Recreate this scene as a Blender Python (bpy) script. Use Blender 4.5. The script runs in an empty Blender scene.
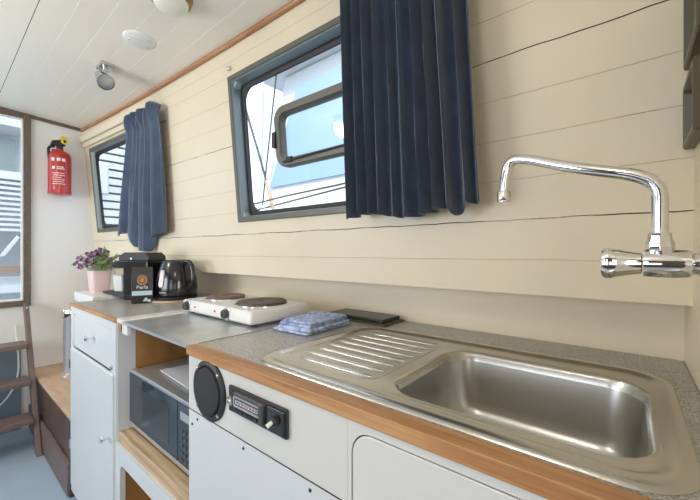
import bpy, bmesh, math, random
from math import sin, cos, pi, radians as R
from mathutils import Vector, Matrix
random.seed(7)
ZC = 1.215                     # eye height; every z below is measured from the eye level
C = bpy.context.scene.collection
FL = -1.215                    # floor
CT = -0.25                     # counter top

# ------------------------------------------------------------------ materials
def nt(name):
    m = bpy.data.materials.new(name); m.use_nodes = True
    n = m.node_tree; b = n.nodes['Principled BSDF']
    return m, n, b
def mat(name, col, rough=.5, metal=0, bump=0, bscale=40, var=0, vscale=6, spec=None, coat=0, sheen=0, stretch=None, col2=None, emis=0, alpha=1, trans=0, ior=None):
    m, n, b = nt(name)
    b.inputs['Base Color'].default_value = (*col, 1)
    b.inputs['Roughness'].default_value = rough
    b.inputs['Metallic'].default_value = metal
    if spec is not None: b.inputs['Specular IOR Level'].default_value = spec
    if coat: b.inputs['Coat Weight'].default_value = coat; b.inputs['Coat Roughness'].default_value = .08
    if sheen: b.inputs['Sheen Weight'].default_value = sheen
    if trans: b.inputs['Transmission Weight'].default_value = trans
    if ior: b.inputs['IOR'].default_value = ior
    if emis: b.inputs['Emission Color'].default_value = (*col, 1); b.inputs['Emission Strength'].default_value = emis
    tc = n.nodes.new('ShaderNodeTexCoord'); mp = n.nodes.new('ShaderNodeMapping')
    n.links.new(tc.outputs['Object'], mp.inputs[0])
    if stretch: mp.inputs['Scale'].default_value = stretch
    if var or col2:
        t = n.nodes.new('ShaderNodeTexNoise'); t.inputs['Scale'].default_value = vscale; t.inputs['Detail'].default_value = 5
        n.links.new(mp.outputs[0], t.inputs[0])
        mx = n.nodes.new('ShaderNodeMix'); mx.data_type = 'RGBA'
        c2 = col2 if col2 else tuple(c * (1 - var) for c in col)
        mx.inputs[6].default_value = (*col, 1); mx.inputs[7].default_value = (*c2, 1)
        rp = n.nodes.new('ShaderNodeValToRGB'); rp.color_ramp.elements[0].position = .35; rp.color_ramp.elements[1].position = .68
        n.links.new(t.outputs[0], rp.inputs[0]); n.links.new(rp.outputs[0], mx.inputs[0]); n.links.new(mx.outputs[2], b.inputs['Base Color'])
    if bump:
        t2 = n.nodes.new('ShaderNodeTexNoise'); t2.inputs['Scale'].default_value = bscale; t2.inputs['Detail'].default_value = 6
        n.links.new(mp.outputs[0], t2.inputs[0])
        bp = n.nodes.new('ShaderNodeBump'); bp.inputs['Strength'].default_value = bump; bp.inputs['Distance'].default_value = .004
        n.links.new(t2.outputs[0], bp.inputs['Height']); n.links.new(bp.outputs[0], b.inputs['Normal'])
    return m
def wood(name, c1, c2, rough=.4, stretch=(1.2, 22, 22), scale=3):
    return mat(name, c1, rough, col2=c2, vscale=scale, stretch=stretch, bump=.15, bscale=12)
def crack_mat(nm, p0, p1):
    m, n, b = nt(nm); b.inputs['Roughness'].default_value = .8
    tc = n.nodes.new('ShaderNodeTexCoord'); mp = n.nodes.new('ShaderNodeMapping'); mp.inputs['Scale'].default_value = (2.2, 1, 9.7)
    t = n.nodes.new('ShaderNodeTexNoise'); t.inputs['Scale'].default_value = 1.1; t.inputs['Detail'].default_value = 6; t.inputs['Roughness'].default_value = .75
    rp = n.nodes.new('ShaderNodeValToRGB'); e = rp.color_ramp.elements
    e[0].position = p0; e[0].color = (.10, .075, .05, 1); e[1].position = p1; e[1].color = (.60, .50, .35, 1)
    n.links.new(tc.outputs['Object'], mp.inputs[0]); n.links.new(mp.outputs[0], t.inputs[0]); n.links.new(t.outputs[0], rp.inputs[0]); n.links.new(rp.outputs[0], b.inputs['Base Color'])
    return m
def laminate_mat():
    m, n, b = nt('speckled_laminate'); b.inputs['Roughness'].default_value = .32
    tc = n.nodes.new('ShaderNodeTexCoord')
    t = n.nodes.new('ShaderNodeTexNoise'); t.inputs['Scale'].default_value = 330; t.inputs['Detail'].default_value = 2
    rp = n.nodes.new('ShaderNodeValToRGB'); e = rp.color_ramp.elements
    e[0].position = .36; e[0].color = (.16, .155, .14, 1); e[1].position = .50; e[1].color = (.40, .39, .35, 1)
    k = rp.color_ramp.elements.new(.64); k.color = (.50, .49, .44, 1); k = rp.color_ramp.elements.new(.72); k.color = (.75, .74, .72, 1)
    n.links.new(tc.outputs['Object'], t.inputs[0]); n.links.new(t.outputs[0], rp.inputs[0]); n.links.new(rp.outputs[0], b.inputs['Base Color'])
    return m
def sheet_mat():
    m, n, b = nt('worn_metal_sheet'); b.inputs['Metallic'].default_value = .75
    tc = n.nodes.new('ShaderNodeTexCoord')
    t = n.nodes.new('ShaderNodeTexNoise'); t.inputs['Scale'].default_value = 9; t.inputs['Detail'].default_value = 7
    n.links.new(tc.outputs['Object'], t.inputs[0])
    rp = n.nodes.new('ShaderNodeValToRGB'); e = rp.color_ramp.elements
    e[0].position = .35; e[0].color = (.50, .51, .52, 1); e[1].position = .7; e[1].color = (.70, .71, .71, 1)
    n.links.new(t.outputs[0], rp.inputs[0]); n.links.new(rp.outputs[0], b.inputs['Base Color'])
    r2 = n.nodes.new('ShaderNodeMapRange'); r2.inputs['To Min'].default_value = .22; r2.inputs['To Max'].default_value = .5
    n.links.new(t.outputs[0], r2.inputs['Value']); n.links.new(r2.outputs[0], b.inputs['Roughness'])
    return m
def glass_mat(name, tint=(.97, .99, 1)):
    m, n, b = nt(name)
    out = n.nodes['Material Output']; n.nodes.remove(b)
    g = n.nodes.new('ShaderNodeBsdfGlossy'); g.inputs['Roughness'].default_value = .02
    t = n.nodes.new('ShaderNodeBsdfTransparent'); t.inputs[0].default_value = (*tint, 1)
    mx = n.nodes.new('ShaderNodeMixShader'); lw_ = n.nodes.new('ShaderNodeLayerWeight'); lw_.inputs[0].default_value = .5
    pw_ = n.nodes.new('ShaderNodeMath'); pw_.operation = 'POWER'; pw_.inputs[1].default_value = 6; n.links.new(lw_.outputs['Facing'], pw_.inputs[0])
    f = n.nodes.new('ShaderNodeMath'); f.operation = 'MULTIPLY_ADD'; f.inputs[1].default_value = .35; f.inputs[2].default_value = .025; n.links.new(pw_.outputs[0], f.inputs[0])
    n.links.new(f.outputs[0], mx.inputs[0]); n.links.new(t.outputs[0], mx.inputs[1]); n.links.new(g.outputs[0], mx.inputs[2]); n.links.new(mx.outputs[0], out.inputs[0])
    return m
M = dict(
    cream=mat('cream_painted_boards', (.79, .688, .515), .40, bump=.12, bscale=9, var=.05, vscale=3),
    gap=crack_mat('plank_gap', .47, .55), gapfaint=crack_mat('faint_plank_gap', .30, .42),
    seam=mat('paint_seam', (.62, .59, .53), .6),
    endwall=mat('pale_grey_paint', (.74, .735, .71), .5, bump=.05, bscale=5),
    ceil=mat('ceiling_paint', (.87, .815, .72), .40, bump=.06, bscale=8),
    ceilgap_lit=mat('lit_ceiling_seam', (.92, .91, .88), .5),  # paler than the ceiling: light caught by the grooves put into the colour
    ceildark=mat('ceiling_dark_seam', (.12, .11, .10), .7),
    cab=mat('white_cabinet_paint', (.64, .66, .67), .36, bump=.05, bscale=10, var=.03),
    cabcream=mat('cream_cabinet_paint', (.66, .65, .61), .38, bump=.05, bscale=10, var=.03),
    white=mat('white_plastic', (.80, .79, .76), .3),
    lam=laminate_mat(),
    sheet=sheet_mat(),
    oak=wood('oak_edging', (.34, .145, .045), (.56, .31, .14), .38),
    ply=wood('brown_plywood', (.36, .17, .045), (.45, .23, .07), .6, (6, 6, 1.5)),
    batten=wood('raw_batten', (.60, .45, .28), (.36, .24, .13), .7),
    trimwood=wood('varnished_bead', (.36, .16, .06), (.50, .27, .13), .3),
    darktrim=wood('dark_trim_wood', (.10, .075, .055), (.16, .12, .09), .45),
    bench=wood('bench_lid_wood', (.50, .32, .20), (.60, .42, .28), .45, (3, 12, 3)),
    brown=mat('brown_varnished_boards', (.115, .070, .055), .35, var=.3, vscale=5),
    mauve=mat('brown_ladder_paint', (.18, .125, .11), .45, var=.2, vscale=12),
    floor=mat('blue_grey_floor_paint', (.38, .48, .58), .4, var=.12, vscale=4, bump=.05),
    steel=mat('stainless_steel', (.58, .565, .52), .27, 1, bump=.02, bscale=300),
    bowl=mat('brushed_steel', (.56, .555, .525), .28, 1, bump=.02, bscale=250, var=.06),
    chrome=mat('chrome', (.84, .83, .82), .05, 1),
    nickel=mat('satin_nickel', (.62, .60, .57), .25, 1),
    brass=mat('brass', (.30, .23, .11), .28, 1),
    frame=mat('olive_grey_aluminium', (.135, .13, .105), .45, .3),
    reveal=mat('blue_grey_lining', (.20, .25, .265), .35, .2),
    rubber=mat('black_rubber', (.018, .018, .018), .55),
    block=mat('pale_corner_block', (.36, .42, .44), .5),
    glass=glass_mat('window_glass'),
    navy=mat('navy_cloth', (.034, .058, .104), .8, sheen=.45, bump=.2, bscale=500, col2=(.054, .086, .142), vscale=14),
    hem=mat('curtain_piping', (.25, .30, .40), .8),
    black=mat('black_gloss_plastic', (.012, .012, .013), .18, coat=.3),
    bmatt=mat('black_matt_plastic', (.02, .02, .021), .5),
    dgrey=mat('dark_grey_plastic', (.06, .06, .062), .4),
    mesh=mat('speaker_cloth', (.028, .028, .028), .75, bump=.6, bscale=900),
    silver=mat('silver_paint', (.55, .57, .60), .32, .6),
    mwglass=mat('dark_oven_glass', (.02, .034, .050), .08),
    hob=mat('grey_brown_cast_plate', (.085, .062, .050), .5, bump=.1, bscale=60),
    hob2=mat('worn_cast_plate', (.18, .105, .075), .5, col2=(.10, .068, .052), vscale=14),
    enamel=mat('white_enamel', (.78, .77, .73), .25),
    red=mat('red_lacquer', (.46, .030, .025), .28, coat=.3),
    redl=mat('red_lens', (.8, .03, .02), .3),
    yellow=mat('yellow_plastic', (.75, .55, .03), .4),
    labelw=mat('white_print', (.80, .72, .70), .5),
    pink=mat('pink_ceramic', (.78, .60, .60), .35),
    purple=mat('purple_petals', (.17, .045, .20), .6),
    lilac=mat('lilac_petals', (.48, .28, .48), .6),
    leaf=mat('pale_green_leaves', (.38, .47, .24), .6, col2=(.16, .26, .09), vscale=60),
    cup=mat('frosted_cup', (.62, .62, .60), .3),
    pack=mat('black_foil_pack', (.022, .022, .024), .3),
    gold=mat('copper_print', (.50, .25, .12), .5),
    blueband=mat('pale_blue_print', (.50, .62, .66), .5),
    board=wood('round_board_wood', (.50, .32, .22), (.60, .42, .30), .5, (3, 20, 3)),
    dome=mat('opal_glass', (.80, .77, .68), .35, emis=.05),
    paper=mat('white_paper', (.80, .80, .83), .6),
    slate=mat('black_slate', (.03, .033, .03), .35),
    olive=mat('olive_box_paint', (.085, .070, .040), .4),
    olive2=mat('olive_inset', (.19, .165, .095), .35),
    cord=mat('white_cord', (.8, .8, .8), .5),
    extw=mat('outdoor_white', (.60, .61, .62), .5),
    extg=mat('outdoor_green_glass', (.34, .40, .38), .15),
    extb=mat('outdoor_pale_blue', (.26, .38, .52), .25),
    extbr=mat('outdoor_brown', (.30, .20, .15), .6),
    rope=mat('dark_rope', (.08, .075, .07), .8),
    water=mat('canal_water', (.22, .28, .30), .15, bump=.6, bscale=3),
    quay=mat('quay_paving', (.55, .54, .52), .8, bump=.2, bscale=5),
    tan=mat('tan_pole', (.50, .34, .20), .5),
    blueshade=mat('painted_blue_shade', (.16, .21, .25), .5),  # blue shade on the wall behind the ladder put into the colour
)
# towel: blue checks
def towel_mat():
    m, n, b = nt('blue_check_cloth'); b.inputs['Roughness'].default_value = .9
    tc = n.nodes.new('ShaderNodeTexCoord'); mp = n.nodes.new('ShaderNodeMapping'); n.links.new(tc.outputs['Object'], mp.inputs[0]); mp.inputs['Rotation'].default_value = (0, 0, .25)
    w = n.nodes.new('ShaderNodeTexNoise'); w.inputs['Scale'].default_value = 55; w.inputs['Detail'].default_value = 3
    n.links.new(mp.outputs[0], w.inputs[0])
    rp = n.nodes.new('ShaderNodeValToRGB'); e = rp.color_ramp.elements
    e[0].position = .36; e[0].color = (.16, .24, .46, 1); e[1].position = .60; e[1].color = (.50, .57, .74, 1)
    n.links.new(w.outputs[0], rp.inputs[0]); n.links.new(rp.outputs[0], b.inputs['Base Color'])
    return m
M['towel'] = towel_mat()

# ------------------------------------------------------------------ mesh helpers
class MB:
    def __init__(s): s.v = []; s.f = []; s.mi = []
    def add(s, vs, fs, mi=0):
        k = len(s.v); s.v += [tuple(v) for v in vs]; s.f += [tuple(i + k for i in f) for f in fs]; s.mi += [mi] * len(fs)
    def box(s, x0, x1, y0, y1, z0, z1, mi=0):
        s.add([(x0,y0,z0),(x1,y0,z0),(x1,y1,z0),(x0,y1,z0),(x0,y0,z1),(x1,y0,z1),(x1,y1,z1),(x0,y1,z1)],
              [(3,2,1,0),(4,5,6,7),(0,1,5,4),(1,2,6,5),(2,3,7,6),(3,0,4,7)], mi); return s
    def hexa(s, pts, mi=0):      # 4 bottom, 4 top
        s.add(pts, [(3,2,1,0),(4,5,6,7),(0,1,5,4),(1,2,6,5),(2,3,7,6),(3,0,4,7)], mi); return s
    def loops(s, ls, cap0=False, cap1=False, mi=0, closed=True):
        n = len(ls[0]); vs = [p for l in ls for p in l]; fs = []
        for i in range(len(ls) - 1):
            for j in range(n if closed else n - 1):
                a = i*n + j; b = i*n + (j+1) % n; fs.append((a, b, b+n, a+n))
        if cap0: fs.append(tuple(reversed(range(n))))
        if cap1: fs.append(tuple(range((len(ls)-1)*n, len(ls)*n)))
        s.add(vs, fs, mi); return s
    def tube(s, path, r, n=12, cap=True, mi=0):
        P = [Vector(p) for p in path]; rr = r if isinstance(r, (list, tuple)) else [r]*len(P)
        ls = []; up = None
        for i, p in enumerate(P):
            d = (P[min(i+1, len(P)-1)] - P[max(i-1, 0)]).normalized()
            if up is None:
                up = Vector((0,0,1)) if abs(d.z) < .9 else Vector((1,0,0))
            a = d.cross(up).normalized(); up = a.cross(d).normalized()
            ls.append([p + rr[i]*(cos(2*pi*k/n)*a + sin(2*pi*k/n)*up) for k in range(n)])
        return s.loops(ls, cap, cap, mi)
    def lathe(s, prof, o=(0,0,0), n=28, axis='z', cap=True, mi=0, sx=1, sy=1):
        ls = []
        for r, h in prof:
            l = []
            for k in range(n):
                a, b = r*cos(2*pi*k/n)*sx, r*sin(2*pi*k/n)*sy
                if axis == 'z': q = (o[0]+a, o[1]+b, o[2]+h)
                elif axis == 'y': q = (o[0]+a, o[1]+h, o[2]+b)
                else: q = (o[0]+h, o[1]+a, o[2]+b)
                l.append(q)
            ls.append(l)
        return s.loops(ls, cap, cap, mi)
    def xf(s, mtx):
        s.v = [tuple(mtx @ Vector(v)) for v in s.v]; return s
    def build(s, name, m, parent=None, bevel=0, smooth=False, sub=0, solid=0, seg=2):
        me = bpy.data.meshes.new(name)
        L = Vector((0,0,0)); p = parent
        while p: L += p.location; p = p.parent
        vs = [(x-L.x, y-L.y, z+ZC-L.z) for x, y, z in s.v]
        ctr = Vector((0,0,0))
        if not parent and vs:
            ctr = Vector((sum(v[0] for v in vs)/len(vs), sum(v[1] for v in vs)/len(vs), min(v[2] for v in vs)))
            vs = [(x-ctr.x, y-ctr.y, z-ctr.z) for x, y, z in vs]
        me.from_pydata(vs, [], s.f)
        for mm in (m if isinstance(m, (list, tuple)) else [m]): me.materials.append(M[mm])
        for i, p_ in enumerate(me.polygons): p_.material_index = s.mi[i]; p_.use_smooth = smooth
        bm = bmesh.new(); bm.from_mesh(me); bmesh.ops.recalc_face_normals(bm, faces=bm.faces); bm.to_mesh(me); bm.free()
        o = bpy.data.objects.new(name, me); C.objects.link(o); o.parent = parent; o.location = ctr
        if sub: q = o.modifiers.new('s', 'SUBSURF'); q.levels = q.render_levels = sub
        if solid: q = o.modifiers.new('t', 'SOLIDIFY'); q.thickness = solid; q.offset = 0
        if bevel:
            q = o.modifiers.new('b', 'BEVEL'); q.width = bevel; q.segments = seg; q.limit_method = 'ANGLE'; q.angle_limit = R(40)
            q.harden_normals = True
            for p_ in me.polygons: p_.use_smooth = True
        elif smooth and not sub:
            me.set_sharp_from_angle(angle=R(42))
        return o
def thing(name, label, cat, loc, group=None):
    o = bpy.data.objects.new(name, None); C.objects.link(o); o.location = (loc[0], loc[1], loc[2]+ZC); o.empty_display_size = .05
    o['label'] = label; o['category'] = cat
    if group: o['group'] = group
    return o
def tag(o, label, cat, group=None):
    o['label'] = label; o['category'] = cat
    if group: o['group'] = group
    return o
def struct(o): o['kind'] = 'structure'; return o
def sempty(name, loc=(0,0,0)):
    o = bpy.data.objects.new(name, None); C.objects.link(o); o.location = (loc[0], loc[1], loc[2]+ZC); o['kind'] = 'structure'; o.empty_display_size = .05; return o
def rr(x0, x1, z0, z1, r, n=8):
    pts = []
    for cx, cz, a in ((x1-r, z1-r, 0), (x0+r, z1-r, 90), (x0+r, z0+r, 180), (x1-r, z0+r, 270)):
        for k in range(n+1):
            t = R(a + 90*k/n); pts.append((cx + r*cos(t), cz + r*sin(t)))
    return pts
def text_mesh(body, size, name, m, parent, origin, ux, uz, ext=.0004, align='CENTER'):
    cu = bpy.data.curves.new(name, 'FONT'); cu.body = body; cu.size = size; cu.align_x = align; cu.align_y = 'CENTER'; cu.extrude = ext; cu.resolution_u = 3
    to = bpy.data.objects.new(name+'_t', cu); C.objects.link(to)
    dg = bpy.context.evaluated_depsgraph_get(); dg.update()
    me = bpy.data.meshes.new_from_object(to.evaluated_get(dg)); bpy.data.objects.remove(to)
    ux, uz = Vector(ux).normalized(), Vector(uz).normalized(); nn = ux.cross(uz)
    b = MB(); b.v = [tuple(Vector(origin) + ux*v.co.x + uz*v.co.y + nn*v.co.z) for v in me.vertices]
    b.f = [tuple(p.vertices) for p in me.polygons]; b.mi = [0]*len(b.f)
    return b.build(name, m, parent)

# ------------------------------------------------------------------ hull wall
def hy(x, z, d=0):
    q = .0132*x*x if x < 0 else 0
    return .96 - .085*(z + .1075) - q + d
def lowy(x): return 1.095 - (.0132*x*x if x < 0 else 0)
def ceilz(y): return .982 - .0585*abs(y)
XE = -3.25      # end wall
XR = .094       # partition beside the sink
LEDGE = -.1075
W1 = (-1.417, -.38, .140, .791)
W2 = (-3.145, -2.14, .150, .772)
def hull():
    zs = [(LEDGE, 0), ]
    grooves = [-.02, .082, .184, .286, .388, .490, .592, .694, .796, .858]
    keyz = sorted({W1[2], W1[3], W2[2], W2[3]})
    rows = [(LEDGE, 0, 0)]
    items = [(g, 'g') for g in grooves] + [(k, 'k') for k in keyz]
    items.sort()
    for z, t in items:
        if t == 'k': rows.append((z, 0, 0))
        else: m_ = 1 if round(z, 3) in (.082, .490) else 2; w_ = .0014 if m_ == 1 else .0009; rows += [(z-w_, 0, m_), (z, w_*1.3, m_), (z+w_, 0, 0)]
    rows.append((.97, 0, 0))
    xs = sorted({XE-.02, XR+.02, W1[0], W1[1], W2[0], W2[1]} | {round(XE + .04*i, 4) for i in range(1, 84) if XE+.04*i < XR})
    def jit(x, z):
        g = min(grooves, key=lambda q: abs(q-z))
        if abs(g-z) > .004: return 0
        a = .0011 if round(g, 3) in (.082, .490) else .0004
        return a*(sin(x*23+g*50)+.7*sin(x*61+g*90)+.5*sin(x*131+g*33))
    b = MB(); idx = {}
    for i, (z, d, _) in enumerate(rows):
        for j, x in enumerate(xs): idx[i, j] = len(b.v); b.v.append((x, hy(x, z, d), z + jit(x, z)))
    for i in range(len(rows)-1):
        zm = (rows[i][0] + rows[i+1][0])/2
        for j in range(len(xs)-1):
            xm = (xs[j]+xs[j+1])/2
            if any(w[0] < xm < w[1] and w[2] < zm < w[3] for w in (W1, W2)): continue
            b.f.append((idx[i, j], idx[i, j+1], idx[i+1, j+1], idx[i+1, j])); b.mi.append(rows[i][2])
    # underside of the ledge
    for j in range(len(xs)-1):
        x0, x1 = xs[j], xs[j+1]
        b.add([(x0, hy(x0, LEDGE), LEDGE), (x1, hy(x1, LEDGE), LEDGE), (x1, lowy(x1)+.03, LEDGE), (x0, lowy(x0)+.03, LEDGE)], [(0, 1, 2, 3)])
    struct(b.build('wall_hull', ('cream', 'gap', 'gapfaint')))
    b = MB()
    for j in range(len(xs)-1):
        x0, x1 = xs[j], xs[j+1]
        b.hexa([(x0, lowy(x0), FL), (x1, lowy(x1), FL), (x1, lowy(x1)+.05, FL), (x0, lowy(x0)+.05, FL),
                (x0, lowy(x0), LEDGE), (x1, lowy(x1), LEDGE), (x1, lowy(x1)+.05, LEDGE), (x0, lowy(x0)+.05, LEDGE)])
    struct(b.build('wall_lower', 'cream'))
    # outer skin so daylight only enters by the windows
hull()

# ceiling
def ceiling():
    ys = [-1.55]; g = []
    y = -1.50
    while y < .95:
        g.append(round(y, 3)); y += .0965
    rows = [(-1.6, 0, 0)]
    base = .2620
    gs = [base + .0965*k for k in range(-19, 7)]
    for k, q in enumerate(gs):
        m = 2 if abs(q - base) < .01 else 1
        rows += [(q-.0013, 0, m), (q, .0015, m), (q+.0013, 0, 0)]
    rows.append((.98, 0, 0))
    b = MB(); xs = [XE-.03, -2.4, -1.6, -.8, 0, .8, 1.65]; idx = {}
    for i, (y, d, _) in enumerate(rows):
        for j, x in enumerate(xs): idx[i, j] = len(b.v); b.v.append((x, y, ceilz(y)+d))
    for i in range(len(rows)-1):
        for j in range(len(xs)-1):
            b.f.append((idx[i, j], idx[i, j+1], idx[i+1, j+1], idx[i+1, j])); b.mi.append(rows[i][2])
    struct(b.build('ceiling', ('ceil', 'ceilgap_lit', 'ceildark')))
ceiling()
# floor
struct(MB().box(XE-.05, 1.65, -1.6, 1.15, FL-.04, FL).build('floor', 'floor'))

# end wall with the big dark framed window at its left
E3 = (-.75, .395, -.357)       # y0, y1, z0 of window_3
b = MB()
yb0, yb1, yt1 = E3[1]+.035, hy(XE, LEDGE)+.012, hy(XE, 1.0)+.012
b.box(XE-.04, XE, yb0, lowy(XE)+.02, FL, LEDGE)
b.hexa([(XE-.04, yb0, LEDGE), (XE, yb0, LEDGE), (XE, yb1, LEDGE), (XE-.04, yb1, LEDGE), (XE-.04, yb0, 1.0), (XE, yb0, 1.0), (XE, yt1, 1.0), (XE-.04, yt1, 1.0)])
b.box(XE-.04, XE, -1.6, E3[0], FL, 1.0)
b.box(XE-.04, XE, E3[0], E3[1]+.035, FL, E3[2])
struct(b.build('wall_end', 'endwall'))
w3 = sempty('window_3', (XE, E3[1], E3[2]))
def yz_ring(b, y0, y1, z0, z1, w, x0, x1):
    b.box(x0, x1, y0, y0+w, z0, z1); b.box(x0, x1, y1-w, y1, z0, z1); b.box(x0, x1, y0+w, y1-w, z0, z0+w); b.box(x0, x1, y0+w, y1-w, z1-w, z1)
b = MB(); yz_ring(b, E3[0], .437, -.372, .955, .038, XE-.03, XE+.022); b.build('window_frame', 'darktrim', w3, bevel=.003)
b = MB(); yz_ring(b, E3[0]+.03, .403, -.335, .925, .012, XE-.028, XE+.012); b.build('glazing_bead', 'enamel', w3)
MB().box(XE-.022, XE-.018, E3[0]+.03, .40, -.335, .925).build('window_pane', 'glass', w3)
# dark cornice on the end wall
b = MB()
for i in range(10):
    y0, y1 = -.9 + i*.18, -.9 + (i+1)*.18
    b.hexa([(XE, y0, ceilz(y0)-.022), (XE+.014, y0, ceilz(y0)-.022), (XE+.014, y1, ceilz(y1)-.022), (XE, y1, ceilz(y1)-.022),
            (XE, y0, ceilz(y0)+.003), (XE+.014, y0, ceilz(y0)+.003), (XE+.014, y1, ceilz(y1)+.003), (XE, y1, ceilz(y1)+.003)])
struct(b.build('trim_1', 'darktrim'))
# varnished bead along hull and ceiling
path = []
for i in range(36):
    x = XE + (XR-XE)*i/35; z = .95; y = hy(x, z); z = ceilz(y); y = hy(x, z)
    path.append((x, y-.006, z-.008))
struct(MB().tube(path, .012, 10).build('trim_2', 'trimwood', smooth=True))

# partition wall beside the sink
struct(MB().box(XR, XR+.04, .36, 1.13, FL, .98).build('wall_right', 'cream'))
# the side of the boat behind the camera: long window openings let the day in
b = MB()
for x0, x1 in ((XE-.03, -2.7), (-1.5, -.75), (-.25, .75), (1.2, 1.65)): b.box(x0, x1, -1.6, -1.55, -.4, .6)
b.box(XE-.03, 1.65, -1.6, -1.55, FL, -.4); b.box(XE-.03, 1.65, -1.6, -1.55, .6, .96)
struct(b.build('wall_far_side', 'brown'))
b = MB(); b.box(1.6, 1.65, -1.6, -.75, FL, 1.0); b.box(1.6, 1.65, .15, 1.15, FL, 1.0); b.box(1.6, 1.65, -.75, .15, .75, 1.0)
b.box(1.6, 1.65, -.75, .15, FL, -.35)
struct(b.build('wall_aft', 'brown'))
struct(MB().box(XR+.04, 1.65, 1.05, 1.15, FL, 1.0).build('wall_side', 'cream'))

# ------------------------------------------------------------------ hull windows
def hull_window(name, W, outer, gask=.020, dp=.056):
    x0, x1, z0, z1 = W
    e = sempty(name, (x0, hy(x0, z0), z0))
    def Lp(pts, d): return [(x, hy(x, z, d), z) for x, z in pts]
    def sub(pts): return pts
    n = 8
    def L(inset, r, d): return Lp(rr(x0+inset, x1-inset, z0+inset, z1-inset, r, n), d)
    w = outer
    b = MB(); b.loops([L(-.002, .001, .004), L(-.002, .001, -.006), L(.0, .001, -.008), L(w, .002, -.008), L(w+.002, .002, -.005), L(w+.002, .002, .004)])
    b.build('window_frame', 'frame', e)
    b = MB(); b.loops([L(w+.001, .002, -.004), L(w+.006, .004, .0), L(w+.010, .012, dp)])
    b.build('reveal', 'reveal', e, smooth=True)
    b = MB(); g = w+.008
    b.loops([L(g, .012, dp-.004), L(g+.002, .03, dp-.008), L(g+gask*.5, .05, dp-.010), L(g+gask, .06, dp-.005), L(g+gask, .06, dp+.004)])
    b.build('gasket', 'rubber', e, smooth=True)
    b = MB(); g2 = g+gask-.004
    b.loops([L(g2, .05, dp), L(g2, .05, dp+.003)], True, True); b.build('window_pane', 'glass', e)
    for cx, cz, sx, sz in ((x0+w, z0+w, 1, 1), (x0+w, z1-w, 1, -1), (x1-w, z0+w, -1, 1), (x1-w, z1-w, -1, -1)):
        b = MB(); s = .034
        lo = [(cx, cz), (cx+sx*s, cz), (cx+sx*s*.55, cz+sz*s*.6), (cx, cz+sz*s)]
        b.loops([Lp(lo, .006), Lp(lo, dp-.008)], True, True); b.build('corner_block', 'block', e, bevel=.003)
    # outer casing blocks stray light behind the lining
    return e
w1 = hull_window('window_1', W1, .018, .022, .046)
w2 = hull_window('window_2', W2, .018, .022, .026)
# opening vent in the large window
def vent():
    x0, x1, z0, z1 = -1.155, -.60, .352, .598
    def L(i, r, d): return [(x, hy(x, z, d), z) for x, z in rr(x0+i, x1-i, z0+i, z1-i, r, 8)]
    MB().loops([L(0, .055, .048), L(0, .055, .022), L(.004, .052, .016), L(.030, .034, .016), L(.034, .030, .022), L(.034, .030, .052)]).build('vent_frame', 'frame', w1, smooth=True)
    MB().loops([L(.03, .03, .040), L(.03, .03, .043)], True, True).build('vent_pane', 'glass', w1)
    y = lambda x, z: hy(x, z, .012)
    MB().box(x0-.010, x0+.012, y(x0, .47)-.004, y(x0, .47)+.03, .435, .50).build('vent_latch', 'rubber', w1, bevel=.003)
    MB().tube([(x0+.05, y(x0, z0)-.002, z0+.018), (x1-.05, y(x1, z0)-.002, z0+.030)], .004, 8).build('vent_stay', 'rubber', w1, smooth=True)
    for x in (x0+.08,):
        MB().box(x-.012, x+.02, y(x, z0)-.006, y(x, z0)+.01, z0+.012, z0+.034).build('stay_bracket', 'rubber', w1, bevel=.002)
vent()
# pale batten above the small window
b = MB()
for i in range(11):
    xa, xb = XE+.02 + i*.1, XE+.02+(i+1)*.1
    for (za, zb, t) in ((.792, .822, .020), (.826, .868, .034)):
        b.hexa([(xa, hy(xa, za)-t, za), (xb, hy(xb, za)-t, za), (xb, hy(xb, za), za), (xa, hy(xa, za), za),
                (xa, hy(xa, zb)-t, zb), (xb, hy(xb, zb)-t, zb), (xb, hy(xb, zb), zb), (xa, hy(xa, zb), zb)])
struct(b.build('trim_3', 'cream'))
b = MB().lathe([(.001, 0), (.009, -.001), (.011, -.010), (.006, -.016), (.001, -.017)], (-1.40, hy(-1.4, .825), .825), 12, 'y')
tag(b.build('curtain_hook', 'nickel', smooth=True), 'small metal hook on the wall at the top left corner of the large window', 'hook')

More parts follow.
